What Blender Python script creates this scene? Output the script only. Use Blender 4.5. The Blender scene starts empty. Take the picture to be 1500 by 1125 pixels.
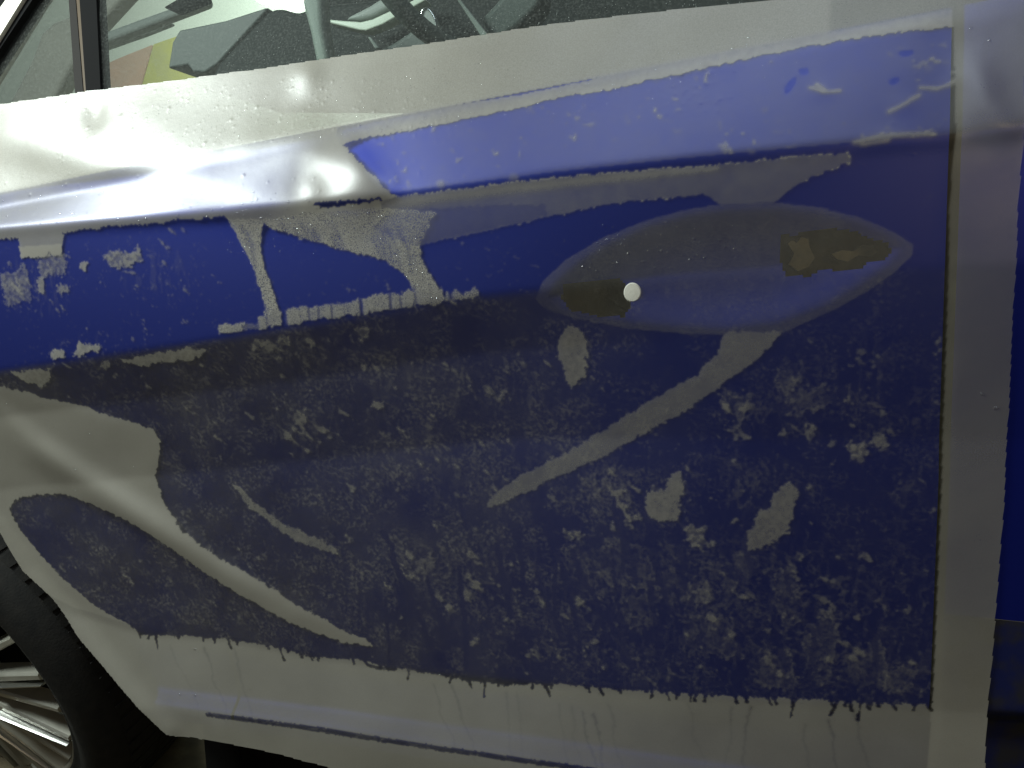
import bpy, math, random
import numpy as np
from mathutils import Vector, Matrix
R = math.radians
rng = np.random.default_rng(7); random.seed(7)
scene = bpy.context.scene
C = scene.collection

# ------------------------------------------------------------------ camera
YAW, PITCH, DIST, FOC = R(14), R(10), .76, 1083.0        # FOC in photo pixels (1500 wide)
fw = np.array([-math.sin(YAW)*math.cos(PITCH), math.cos(YAW)*math.cos(PITCH), -math.sin(PITCH)])
rt = np.array([math.cos(YAW), math.sin(YAW), 0.0]); up = np.cross(rt, fw)
CAM = np.array([0, 0, .70]) - DIST*fw
cd = bpy.data.cameras.new('camera'); co = bpy.data.objects.new('camera', cd); C.objects.link(co)
cd.sensor_width = 36; cd.lens = FOC*36/1500; cd.clip_start = .02; cd.clip_end = 100
co.matrix_world = Matrix(((rt[0], up[0], -fw[0], CAM[0]), (rt[1], up[1], -fw[1], CAM[1]), (rt[2], up[2], -fw[2], CAM[2]), (0, 0, 0, 1)))
scene.camera = co
# ------------------------------------------------------------------ world, lamps and added fills (workshop at night, no daylight)
w = bpy.data.worlds.new('World'); scene.world = w; w.use_nodes = True
w.node_tree.nodes['Background'].inputs[0].default_value = (.80, .88, 1.0, 1)
w.node_tree.nodes['Background'].inputs[1].default_value = .06
def area(name, loc, target, sx, sy, power, col):
    l = bpy.data.lights.new(name, 'AREA'); l.shape = 'RECTANGLE'; l.size = sx; l.size_y = sy; l.energy = power; l.color = col
    o = bpy.data.objects.new(name, l); C.objects.link(o); o.location = loc
    o.rotation_euler = (Vector(target)-Vector(loc)).to_track_quat('-Z', 'Y').to_euler(); return o
area('workshop_lamp_front', (-1.34, -.62, 1.76), (-.35, 0, .85), .60, .30, 42, (.90, 1.0, .97))
area('workshop_lamp_overhead', (.20, -1.0, 2.5), (.1, 0, .7), 1.3, .30, 12.5, (.76, .88, 1.0))
area('far_wall_fill', (-1.2, 1.9, 2.6), (-1.2, 3.0, 1.3), 1.2, .4, 110, (.93, 1.0, .93))  # unseen light added to brighten the far wall
area('warm_fill', (1.15, -1.75, 1.25), (.0, 0, .5), .5, .3, 3.4, (1.0, .76, .44))  # added warm fill, no visible source, brightens the lower film and panels
scene.view_settings.view_transform = 'Standard'; scene.view_settings.look = 'None'
scene.view_settings.exposure = 0; scene.view_settings.gamma = 1
scene.render.engine = 'CYCLES'
scene.cycles.transparent_max_bounces = 16

# ------------------------------------------------------------------ helpers
def at(px, py, Y=0.0):                       # photo point -> place on the upright plane at depth Y
    d = fw + rt*(px-750)/FOC - up*(py-562.5)/FOC
    return CAM + d*(Y-CAM[1])/d[1]
def vnoise(x, z, s, seed):
    x = x/s; z = z/s; xi = np.floor(x).astype(np.int64); zi = np.floor(z).astype(np.int64); fx = x-xi; fz = z-zi
    fx = fx*fx*(3-2*fx); fz = fz*fz*(3-2*fz)
    def h(a, b):
        n = (a*374761393 + b*668265263 + seed*974634777) & 0xffffffff
        n = ((n ^ (n >> 13))*1274126177) & 0xffffffff
        return ((n ^ (n >> 16)) & 0xffff)/65535.0
    return (h(xi, zi)*(1-fx)+h(xi+1, zi)*fx)*(1-fz) + (h(xi, zi+1)*(1-fx)+h(xi+1, zi+1)*fx)*fz
def fbm(x, z, s, seed, n=3):
    t = 0; a = 1; tot = 0
    for k in range(n): t = t+a*vnoise(x, z, s, seed+17*k); tot += a; a *= .55; s *= .5
    return t/tot
def sm(a, b, v):
    t = np.clip((v-a)/(b-a), 0, 1); return t*t*(3-2*t)
def link(name, me, mat=None, parent=None, smooth=False):
    o = bpy.data.objects.new(name, me); C.objects.link(o)
    if mat: me.materials.append(mat)
    if parent: o.parent = parent
    if smooth and len(me.polygons): me.polygons.foreach_set('use_smooth', np.ones(len(me.polygons), dtype=bool))
    return o
def mesh(name, verts, faces):
    me = bpy.data.meshes.new(name); me.from_pydata([tuple(map(float, v)) for v in verts], [], faces); me.update(); return me
def empty(name, loc=(0, 0, 0), parent=None):
    o = bpy.data.objects.new(name, None); C.objects.link(o); o.location = loc; o.parent = parent; o.empty_display_size = .05; return o
def tag(o, label=None, cat=None, kind=None, group=None):
    for k, v in (('label', label), ('category', cat), ('kind', kind), ('group', group)):
        if v: o[k] = v
    return o
def prism(name, front, back, mat, parent=None):           # solid between two matching outlines
    n = len(front); v = list(front)+list(back)
    f = [tuple(range(n)), tuple(range(2*n-1, n-1, -1))]+[(i, i+n, (i+1) % n+n, (i+1) % n) for i in range(n)]
    me = mesh(name, v, f)
    import bmesh
    b = bmesh.new(); b.from_mesh(me); bmesh.ops.recalc_face_normals(b, faces=b.faces); b.to_mesh(me); b.free()
    return link(name, me, mat, parent)
def slab(name, pts, Y, thick, mat, parent=None):          # outline traced at depth Y, extruded straight back
    a = [at(px, py, Y) for px, py in pts]; b = [p+np.array([0, thick, 0]) for p in a]
    return prism(name, a, b, mat, parent)
def tube(name, path, rad, mat, parent=None, seg=12, closed=False):
    P = [Vector(p) for p in path]; n = len(P); v = []; f = []; up0 = Vector((.13, .2, 1)).normalized()
    rr = rad if hasattr(rad, '__len__') else [rad]*n
    for i, p in enumerate(P):
        t = (P[(i+1) % n]-P[i-1]) if closed or 0 < i < n-1 else (P[1]-P[0] if i == 0 else P[-1]-P[-2])
        t.normalize(); a = t.cross(up0).normalized(); b = t.cross(a)
        for k in range(seg): q = 2*math.pi*k/seg; v.append(p+(a*math.cos(q)+b*math.sin(q))*rr[i])
    for i in range(n if closed else n-1):
        for k in range(seg): j = (i+1) % n; f.append((i*seg+k, i*seg+(k+1) % seg, j*seg+(k+1) % seg, j*seg+k))
    if not closed: f += [tuple(range(seg-1, -1, -1)), tuple((n-1)*seg+k for k in range(seg))]
    return link(name, mesh(name, v, f), mat, parent, True)

# ------------------------------------------------------------------ materials
def mat(name, col, rough=.5, metal=0, spec=.5, noise=None, bump=None, coat=0):
    m = bpy.data.materials.new(name); m.use_nodes = True; t = m.node_tree; b = t.nodes['Principled BSDF']
    b.inputs['Base Color'].default_value = (*col, 1); b.inputs['Roughness'].default_value = rough
    b.inputs['Metallic'].default_value = metal; b.inputs['Specular IOR Level'].default_value = spec; b.inputs['Coat Weight'].default_value = coat
    tc = t.nodes.new('ShaderNodeTexCoord')
    if noise:
        s, amt, col2 = noise
        n = t.nodes.new('ShaderNodeTexNoise'); n.inputs['Scale'].default_value = s; n.inputs['Detail'].default_value = 6
        r = t.nodes.new('ShaderNodeValToRGB'); r.color_ramp.elements[0].position = .5-amt; r.color_ramp.elements[1].position = .5+amt
        r.color_ramp.elements[0].color = (*col, 1); r.color_ramp.elements[1].color = (*col2, 1)
        t.links.new(tc.outputs['Object'], n.inputs['Vector']); t.links.new(n.outputs['Fac'], r.inputs['Fac']); t.links.new(r.outputs['Color'], b.inputs['Base Color'])
    if bump:
        s, st = bump
        n = t.nodes.new('ShaderNodeTexNoise'); n.inputs['Scale'].default_value = s; n.inputs['Detail'].default_value = 4
        u = t.nodes.new('ShaderNodeBump'); u.inputs['Strength'].default_value = st; u.inputs['Distance'].default_value = .001
        t.links.new(tc.outputs['Object'], n.inputs['Vector']); t.links.new(n.outputs['Fac'], u.inputs['Height']); t.links.new(u.outputs['Normal'], b.inputs['Normal'])
    return m
M = {}
M['paint'] = mat('blue_paint', (.013, .026, .215), .50, .84, .08)
def add_low_shade(m):                                  # painted shade: body colour darkened below the crease, mottled by noise
    t = m.node_tree; b = t.nodes['Principled BSDF']; g = t.nodes.new('ShaderNodeAttribute'); g.attribute_name = 'low_shade'
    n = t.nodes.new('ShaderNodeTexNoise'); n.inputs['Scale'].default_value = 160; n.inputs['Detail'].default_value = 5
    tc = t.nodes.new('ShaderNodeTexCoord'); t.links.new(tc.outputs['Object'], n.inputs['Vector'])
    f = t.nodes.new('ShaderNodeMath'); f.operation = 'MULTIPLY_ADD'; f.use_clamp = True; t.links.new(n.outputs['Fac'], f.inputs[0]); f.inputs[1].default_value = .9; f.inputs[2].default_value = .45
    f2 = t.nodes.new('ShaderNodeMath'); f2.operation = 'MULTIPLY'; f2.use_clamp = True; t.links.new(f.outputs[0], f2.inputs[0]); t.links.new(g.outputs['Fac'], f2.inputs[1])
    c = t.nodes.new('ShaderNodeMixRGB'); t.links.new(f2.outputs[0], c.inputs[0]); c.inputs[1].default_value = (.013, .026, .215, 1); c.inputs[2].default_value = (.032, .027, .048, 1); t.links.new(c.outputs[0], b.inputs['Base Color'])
add_low_shade(M['paint'])
M['paint_gloss'] = mat('bare_blue_paint', (.008, .016, .20), .34, .6, .4)
M['paint_dirty'] = mat('blue_paint_dusty', (.006, .010, .06), .5, 0, .3, noise=(45, .13, (.020, .0195, .024)))
M['rubber'] = mat('black_rubber', (.008, .008, .0075), .8, 0, .2, noise=(60, .2, (.015, .014, .012)), bump=(300, .5))
M['black'] = mat('black_plastic', (.006, .006, .006), .85, 0, .08)
M['interior'] = mat('dark_cabin_plastic', (.010, .013, .012), .7, 0, .25, bump=(900, .6))
M['trim_grey'] = mat('grey_cabin_plastic', (.20, .225, .205), .55, bump=(700, .4))
M['trim_mid'] = mat('mid_grey_cabin_plastic', (.06, .072, .066), .6, bump=(700, .4))
M['trim_light'] = mat('pale_trim', (.5, .56, .46), .3)
M['chrome'] = mat('chrome', (.75, .78, .76), .12, 1)
M['alloy'] = mat('alloy_spoke', (.42, .41, .35), .4, .4, noise=(30, .3, (.30, .29, .24)))
M['alloy_bright'] = mat('polished_alloy', (.45, .45, .42), .3, 1)
M['olive'] = mat('olive_foam', (.10, .092, .026), .9, 0, .1, noise=(70, .3, (.045, .042, .012)))
M['bracket'] = mat('dull_yellow_bracket', (.40, .36, .18), .7, noise=(80, .3, (.12, .11, .05)))
M['plug'] = mat('ivory_plug', (.90, .88, .76), .5)
M['wall'] = mat('pale_wall', (.62, .68, .60), .8, noise=(2, .3, (.54, .60, .53)))
M['pillar_in'] = mat('taupe_pillar_trim', (.34, .33, .28), .8, noise=(8, .3, (.29, .28, .24)))
M['red'] = mat('faded_red_paper', (.52, .34, .25), .8, noise=(9, .25, (.44, .33, .25)))
M['yellow'] = mat('faded_yellow_paper', (.47, .47, .14), .8, noise=(9, .25, (.42, .42, .20)))
M['floor'] = mat('dusty_concrete', (.15, .12, .07), .9, 0, .2, noise=(9, .22, (.03, .025, .018)), bump=(60, 1))
M['cream'] = mat('cream_paint', (.78, .75, .62), .4)
M['grey_trim'] = mat('grey_window_trim', (.022, .020, .018), .8, 0, .12)
M['brown_trim'] = mat('brown_window_trim', (.06, .038, .016), .6, 0, .2)
m = bpy.data.materials.new('window_glass'); m.use_nodes = True; t = m.node_tree; t.nodes.remove(t.nodes['Principled BSDF'])
tr = t.nodes.new('ShaderNodeBsdfTransparent'); tr.inputs[0].default_value = (.95, .985, .96, 1)
gl = t.nodes.new('ShaderNodeBsdfGlossy'); gl.inputs['Roughness'].default_value = .02
fr = t.nodes.new('ShaderNodeLayerWeight'); fr.inputs[0].default_value = .12
mx = t.nodes.new('ShaderNodeMixShader'); t.links.new(fr.outputs['Facing'], mx.inputs[0]); t.links.new(tr.outputs[0], mx.inputs[1]); t.links.new(gl.outputs[0], mx.inputs[2])
dz_ = t.nodes.new('ShaderNodeBsdfDiffuse'); dz_.inputs[0].default_value = (.42, .44, .40, 1); tcg = t.nodes.new('ShaderNodeTexCoord')
nz_ = t.nodes.new('ShaderNodeTexNoise'); nz_.inputs['Scale'].default_value = 420; nz_.inputs['Detail'].default_value = 3; t.links.new(tcg.outputs['Object'], nz_.inputs['Vector'])
rz_ = t.nodes.new('ShaderNodeMapRange'); rz_.inputs[1].default_value = .50; rz_.inputs[2].default_value = .80; rz_.inputs[3].default_value = .025; rz_.inputs[4].default_value = .13; t.links.new(nz_.outputs['Fac'], rz_.inputs[0])
md_ = t.nodes.new('ShaderNodeMixShader'); t.links.new(rz_.outputs[0], md_.inputs[0]); t.links.new(mx.outputs[0], md_.inputs[1]); t.links.new(dz_.outputs[0], md_.inputs[2])
t.links.new(md_.outputs[0], t.nodes['Material Output'].inputs[0]); M['glass'] = m
m = bpy.data.materials.new('water_drop'); m.use_nodes = True; t = m.node_tree; t.nodes.remove(t.nodes['Principled BSDF'])
tr = t.nodes.new('ShaderNodeBsdfTransparent'); gl = t.nodes.new('ShaderNodeBsdfGlossy'); gl.inputs['Roughness'].default_value = .12
fr = t.nodes.new('ShaderNodeLayerWeight'); fr.inputs[0].default_value = .35
mx = t.nodes.new('ShaderNodeMixShader'); t.links.new(fr.outputs['Facing'], mx.inputs[0]); t.links.new(tr.outputs[0], mx.inputs[1]); t.links.new(gl.outputs[0], mx.inputs[2])
t.links.new(mx.outputs[0], t.nodes['Material Output'].inputs[0]); M['drop'] = m
m = bpy.data.materials.new('lamp_reflection_glow'); m.use_nodes = True; b = m.node_tree.nodes['Principled BSDF']
b.inputs['Emission Color'].default_value = (.95, 1, .96, 1); b.inputs['Emission Strength'].default_value = 3; M['lamp'] = m  # glow for the lamp reflection slab, not a real lamp

# the milky satin film: clear where it lies wet on the paint, milky where air or water is under it
m = bpy.data.materials.new('satin_protective_film'); m.use_nodes = True; t = m.node_tree; N = t.nodes.new; L = t.links.new
pb = t.nodes['Principled BSDF']
tc = N('ShaderNodeTexCoord')
av = N('ShaderNodeAttribute'); av.attribute_name = 'veil'
ag = N('ShaderNodeAttribute'); ag.attribute_name = 'grain'
ng = N('ShaderNodeTexNoise'); ng.inputs['Scale'].default_value = 750; ng.inputs['Detail'].default_value = 3; L(tc.outputs['Object'], ng.inputs['Vector'])
nb = N('ShaderNodeTexNoise'); nb.inputs['Scale'].default_value = 900; nb.inputs['Detail'].default_value = 2; L(tc.outputs['Object'], nb.inputs['Vector'])
nc = N('ShaderNodeTexNoise'); nc.inputs['Scale'].default_value = 14; nc.inputs['Detail'].default_value = 5; L(tc.outputs['Object'], nc.inputs['Vector'])
def math_(op, a, b=None, c=None, clamp=False):
    n = N('ShaderNodeMath'); n.operation = op; n.use_clamp = clamp
    for i, v in enumerate((a, b, c)):
        if v is None: continue
        if hasattr(v, 'is_output'): L(v, n.inputs[i])
        else: n.inputs[i].default_value = v
    return n.outputs[0]
g0 = math_('SUBTRACT', ng.outputs['Fac'], .5)
gr = math_('MULTIPLY', math_('MULTIPLY', g0, ag.outputs['Fac']), 3.2)
fac = math_('ADD', av.outputs['Fac'], math_('MULTIPLY', gr, av.outputs['Fac']), clamp=True)
mixc = N('ShaderNodeMixRGB'); L(nc.outputs['Fac'], mixc.inputs[0]); mixc.inputs[1].default_value = (.275, .256, .208, 1); mixc.inputs[2].default_value = (.345, .325, .270, 1)
L(mixc.outputs[0], pb.inputs['Base Color'])
pb.inputs['Roughness'].default_value = .37; pb.inputs['Specular IOR Level'].default_value = .85
bp = N('ShaderNodeBump'); bp.inputs['Distance'].default_value = .0006
L(math_('ADD', math_('MULTIPLY', ag.outputs['Fac'], .7), .10), bp.inputs['Strength']); L(nb.outputs['Fac'], bp.inputs['Height'])
L(bp.outputs['Normal'], pb.inputs['Normal'])
tl = N('ShaderNodeBsdfTranslucent'); tl.inputs[0].default_value = (.45, .44, .38, 1)
mk = N('ShaderNodeMixShader'); mk.inputs[0].default_value = .18; L(pb.outputs[0], mk.inputs[1]); L(tl.outputs[0], mk.inputs[2])
tr = N('ShaderNodeBsdfTransparent'); gl = N('ShaderNodeBsdfGlossy'); gl.inputs['Roughness'].default_value = .40; L(bp.outputs['Normal'], gl.inputs['Normal'])
fr = N('ShaderNodeLayerWeight'); fr.inputs[0].default_value = .5
sheen = math_('ADD', math_('MULTIPLY', math_('POWER', fr.outputs['Facing'], 4), .30), .048)
cl = N('ShaderNodeMixShader'); L(sheen, cl.inputs[0]); L(tr.outputs[0], cl.inputs[1]); L(gl.outputs[0], cl.inputs[2])
fm = N('ShaderNodeMixShader'); L(fac, fm.inputs[0]); L(cl.outputs[0], fm.inputs[1]); L(mk.outputs[0], fm.inputs[2])
L(fm.outputs[0], t.nodes['Material Output'].inputs[0]); M['film'] = m

# ------------------------------------------------------------------ shape of the car's side: depth of the surface over (x, z)
H = .0011
gx = np.arange(-.82, .52, H); gz = np.arange(.12, 1.12, H); NX, NZ = len(gx), len(gz)
X, Z = np.meshgrid(gx, gz)                      # rows = z
def line(pts, Y):
    P = np.array([at(px, py, Y) for px, py in pts]); return np.interp(gx, P[:, 0], P[:, 2])
def lin(pts, Y):
    P = np.array([at(px, py, Y) for px, py in pts]); return np.polyfit(P[:, 0], P[:, 2], 1)
bz, az = lin([(-100, 303), (0, 285), (380, 205), (560, 172), (1000, 95), (1400, 12)], .035)
zB = az+bz*gx                                    # foot of the side window
z1 = line([(-200, 330), (0, 305), (300, 245), (505, 206), (700, 168), (900, 130), (1100, 86), (1200, 62), (1398, 36), (1500, 18)], .030)
z2 = line([(-200, 352), (0, 338), (330, 314), (575, 288), (800, 259), (1000, 238), (1240, 216), (1390, 204), (1520, 185)], 0)
z3 = line([(-200, 575), (0, 543), (300, 500), (700, 434), (800, 424), (1000, 410), (1400, 390), (1520, 385)], .002)
z4 = line([(-200, 760), (0, 830), (110, 900), (210, 931), (330, 940), (460, 965), (600, 985), (800, 1003), (1000, 1018), (1200, 1026), (1360, 1032), (1520, 1040)], .046)
z5 = line([(-200, 985), (0, 1005), (305, 1046), (480, 1070), (640, 1095), (830, 1122), (1200, 1178), (1520, 1226)], .030)
z1 = np.minimum(z1, zB-.012)
def profile(body):
    fade = sm(-.05, .25, gx)                     # the lower crease dies out towards the rear
    one = np.ones(NX)
    ks = [(zB+.30, -.035-.126*one), (zB, -.035*one), (z1, -.030*one), (z2+.004, -.001*one), (z2-.010, -.0024*one),
          (z3, -.001*one-.004*fade), (z3-.06, -.020+.009*fade), (z3-.16, -.038+.016*fade), (z4, -.048+.012*fade)]
    if body: ks += [(z4-.025, -.062*one), (z5+.012, -.056*one), (z5, -.0315*one), (z5-.03, -.036*one), (z5-.12, -.06*one)]
    else: ks += [(z5, -.030*one), (z5-.10, -.024*one)]
    Zk = np.array([k[0] for k in ks][::-1]); Ok = np.array([k[1] for k in ks][::-1])
    o = np.empty((NZ, NX))
    for i in range(NX): o[:, i] = np.interp(gz, Zk[:, i], Ok[:, i])
    k = np.exp(-.5*(np.arange(-10, 11)/3.2)**2); k /= k.sum()
    p = np.pad(o, ((10, 10), (0, 0)), mode='edge'); o2 = np.zeros_like(o)
    for j, kk in enumerate(k): o2 += kk*p[j:j+NZ]
    return o2
OF = profile(False)
OB = profile(True)
def look(A, x, z):
    i = np.clip((x-gx[0])/H, 0, NX-1.001); j = np.clip((z-gz[0])/H, 0, NZ-1.001); i0 = int(i); j0 = int(j); a = i-i0; b = j-j0
    return (A[j0, i0]*(1-a)+A[j0, i0+1]*a)*(1-b)+(A[j0+1, i0]*(1-a)+A[j0+1, i0+1]*a)*b
def on(px, py):                                  # photo point -> place on the film's surface
    y = 0.0
    for _ in range(10): P = at(px, py, y); y = .5*y-.5*look(OF, P[0], P[2])
    return P
def xz(pts): return np.array([on(px, py)[[0, 2]] for px, py in pts])
def box(P, pad):
    a = P.min(0)-pad; b = P.max(0)+pad
    i0 = max(0, int((a[0]-gx[0])/H)); i1 = min(NX, int((b[0]-gx[0])/H)+2); j0 = max(0, int((a[1]-gz[0])/H)); j1 = min(NZ, int((b[1]-gz[0])/H)+2)
    return slice(j0, max(j0, j1)), slice(i0, max(i0, i1))
wx = (fbm(X, Z, .006, 3)-.5); wz = (fbm(X, Z, .006, 31)-.5)          # fields that roughen outlines
wx2 = (fbm(X, Z, .0026, 5, 2)-.5); wz2 = (fbm(X, Z, .0026, 55, 2)-.5)
def blur(A, sig):
    n = int(3*sig)+1; k = np.exp(-.5*(np.arange(-n, n+1)/sig)**2); k /= k.sum()
    p = np.pad(A, ((n, n), (0, 0)), mode='edge'); B = sum(kk*p[j:j+A.shape[0]] for j, kk in enumerate(k))
    p = np.pad(B, ((0, 0), (n, n)), mode='edge'); return sum(kk*p[:, j:j+A.shape[1]] for j, kk in enumerate(k))
def inside(P, sx, sz):
    r = np.zeros(sx.shape, bool); n = len(P)
    for i in range(n):
        x0, z0 = P[i]; x1, z1_ = P[(i+1) % n]
        if z0 == z1_: continue
        c = ((z0 > sz) != (z1_ > sz)); r ^= c & (sx < (x1-x0)*(sz-z0)/(z1_-z0)+x0)
    return r
def poly(pts, rough=.004):                       # -> (slice, mask)
    P = xz(pts); s = box(P, rough+.002)
    return s, inside(P, X[s]+rough*(wx[s]+.6*wx2[s]), Z[s]+rough*(wz[s]+.6*wz2[s]))
def strokef(pts, width, rough=.0, metric=False):  # -> (slice, distance/width, signed side, position along 0..1)
    P = np.array(pts) if metric else xz(pts); W = width if hasattr(width, '__len__') else [width]*len(P)
    s = box(P, max(W)*3+rough); x = X[s]+rough*(wx[s]+.6*wx2[s]); z = Z[s]+rough*(wz[s]+.6*wz2[s])
    best = np.full(x.shape, 9e9); side = np.zeros(x.shape); al = np.zeros(x.shape); n = len(P)-1
    for i in range(n):
        a, b = P[i], P[i+1]; d = b-a; l2 = max(d@d, 1e-12); q = np.clip(((x-a[0])*d[0]+(z-a[1])*d[1])/l2, 0, 1)
        ww = W[i]+(W[i+1]-W[i])*q; dd = np.hypot(x-a[0]-q*d[0], z-a[1]-q*d[1])/ww
        u = dd < best; best = np.where(u, dd, best); side = np.where(u, np.sign(d[0]*(z-a[1])-d[1]*(x-a[0])), side); al = np.where(u, (i+q)/n, al)
    return s, best, side, al
PX = .00075                                       # metres for one photo pixel, about

# ------------------------------------------------------------------ wet / milky pattern of the film
veil = np.full((NZ, NX), .84); grain = np.full((NZ, NX), .06)
big = fbm(X, Z, .05, 71, 4); fine = fbm(X, Z, .0035, 72, 3); med = fbm(X, Z, .012, 73, 3)
below3 = sm(.004, -.006, Z-z3[None, :])           # 1 below the lower crease
rear = sm(-.15, .30, X)
WET_TOP = [(505, 212), (530, 204), (600, 191), (700, 171), (760, 158), (830, 140), (900, 131), (960, 115), (1040, 99), (1100, 85), (1200, 64), (1300, 50), (1425, 36),
           (1425, 209), (1300, 224), (1252, 232), (1240, 224), (1100, 236), (1000, 245), (880, 254), (760, 266), (640, 281), (585, 287), (574, 284), (550, 256), (525, 232)]
WET = [(-120, 352), (28, 350), (31, 378), (90, 374), (93, 341), (150, 333), (210, 329), (260, 323), (334, 317), (343, 335), (354, 355), (370, 388), (381, 418), (388, 447), (391, 470),
       (408, 470), (404, 445), (394, 408), (382, 372), (384, 345), (386, 327), (394, 332), (430, 345), (470, 356), (500, 366), (550, 375), (583, 391), (602, 412), (611, 440), (640, 446), (652, 438),
       (640, 420), (624, 395), (617, 375), (614, 359), (660, 348), (720, 336), (800, 318), (880, 301), (960, 291), (1030, 284), (1046, 293), (1060, 302), (1132, 298), (1145, 285), (1160, 274),
       (1190, 258), (1225, 246), (1246, 236), (1247, 226), (1420, 200), (1415, 400), (1410, 700), (1400, 1003), (1395, 1030),
       (1300, 1030), (1200, 1024), (1100, 1021), (1000, 1016), (900, 1009), (840, 1003), (800, 1000), (740, 1003), (680, 996), (620, 984), (560, 975), (530, 966), (460, 962), (400, 946), (330, 936),
       (250, 930), (208, 930), (190, 915), (140, 888), (95, 850), (60, 812), (30, 776), (14, 746), (22, 732), (50, 724), (90, 722), (120, 729), (160, 744), (200, 762), (240, 787), (300, 832),
       (360, 872), (430, 912), (500, 940), (547, 947), (545, 941), (500, 920), (440, 888), (380, 848), (320, 812), (270, 775), (243, 740), (229, 700), (235, 645), (224, 629), (200, 620), (160, 609),
       (130, 596), (80, 586), (40, 574), (0, 566), (-120, 556)]
wet = np.zeros((NZ, NX), bool)
for P_, r_ in ((WET_TOP, .004), (WET, .0055)):
    s, k = poly(P_, r_); wet[s] |= k
P_ = xz([(1396, 20), (1391, 300), (1380, 700), (1366, 1060)]); xe = np.interp(gz, P_[::-1, 1], P_[::-1, 0])
wet &= X < (xe-.0004)[:, None]
s, k = poly([(462, 301), (470, 296), (520, 294), (558, 290), (562, 294), (520, 300), (480, 305)], .004); wet[s] |= k
s, d, _, _ = strokef([(305, 1046), (480, 1070), (640, 1095), (830, 1122), (1200, 1178)], 4.2*PX, .0020); wet[s] |= d < 1      # sill edge touching the film
s, d, _, _ = strokef([(640, 158), (760, 137), (860, 116), (930, 99)], [.4*PX, 2.4*PX, 2.6*PX, .5*PX], .0012); wet[s] |= d < 1
# drip fingers along the lower edge of the wet patch
edge = [(205, 930), (250, 931), (330, 936), (400, 946), (460, 962), (530, 966), (620, 985), (680, 996), (800, 1001), (1000, 1016), (1200, 1025), (1362, 1030)]
ex = np.array([e[0] for e in edge]); ey = np.array([e[1] for e in edge]); x = 206.0; drips = []
while x < 1362:
    ln = random.uniform(4, 10) if random.random() < .6 else random.uniform(12, 26)
    if x < 520: ln *= .7
    y0 = np.interp(x, ex, ey); sl = random.uniform(-.3, .55); drips.append((x, y0, ln))
    s, d, _, _ = strokef([(x-2, y0-8), (x, y0), (x+sl*ln*.5, y0+ln*.5), (x+sl*ln, y0+ln)], [6*PX, random.uniform(2, 5)*PX, random.uniform(1.1, 2.4)*PX, random.uniform(1.6, 3.2)*PX], .003); wet[s] |= d < 1
    x += random.uniform(5, 22) if random.random() < .6 else random.uniform(22, 62)
for P_ in ([(533, 966), (540, 974), (556, 978), (580, 980)], [(1230, 1020), (1222, 1035), (1216, 1046)], [(1243, 1015), (1245, 1030), (1247, 1040)], [(1292, 1012), (1304, 1027), (1312, 1038)], [(1345, 1014), (1355, 1026), (1364, 1040)], [(1283, 1010), (1274, 1034)]):
    s, d, _, _ = strokef(P_, 2.6*PX, .0012); wet[s] |= d < 1
veil[wet] = (.0+.11*below3*(.4+1.1*big)*(1-.75*rear))[wet]; grain[wet] = .08
top = wet & (Z > z2[None, :]+.004); veil[top] = (.16+.10*(big-.5)+.05*(med-.5))[top]
def dry(pts, v, rough=.004, g=.15, cut=True, tex=0.0):
    s, k = poly(pts, rough)
    val = np.clip(v*(1-tex+tex*2*sm(.35, .65, fine[s]))*(.72+.35*med[s]+.21*big[s]), 0, .97)
    veil[s] = np.where(k, np.maximum(val, veil[s]*(0 if cut else 1)), veil[s]); grain[s] = np.where(k, g, grain[s])
# grey strip under the shoulder and the almond over the handle recess
dry([(560, 296), (585, 287), (640, 282), (760, 267), (880, 255), (1000, 246), (1100, 237), (1240, 225), (1248, 234), (1225, 246), (1190, 258), (1160, 275), (1132, 299), (1060, 303), (1046, 294), (1030, 285),
     (960, 291), (880, 301), (800, 318), (720, 337), (660, 349), (612, 360), (570, 350)], .30, .003, .15)
dry([(785, 438), (795, 412), (830, 380), (880, 350), (940, 325), (1000, 308), (1060, 299), (1132, 296), (1200, 304), (1260, 319), (1310, 340), (1338, 360), (1335, 375), (1315, 395), (1280, 420), (1230, 450),
     (1180, 472), (1140, 490), (1065, 491), (1000, 488), (930, 482), (870, 472), (820, 460), (795, 450)], .18, .0015, .45)
dry([(1064, 486), (1142, 486), (1130, 505), (1100, 532), (1060, 562), (1000, 602), (940, 637), (880, 670), (800, 706), (730, 740), (712, 743), (720, 725), (760, 698), (830, 663), (900, 620), (960, 583), (1020, 548), (1050, 520)], .42, .006, .15)
# lit ridge of the grey strip, its brightness painted as a milkier veil
s, d, _, _ = strokef([(560, 300), (640, 288), (760, 274), (900, 259), (1050, 246)], [9*PX, 8*PX, 7*PX, 6*PX, 3*PX], .002); veil[s] = np.where((d < 2) & ~wet[s], np.clip(veil[s]+.30*np.exp(-d*d), 0, .95), veil[s])
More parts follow.
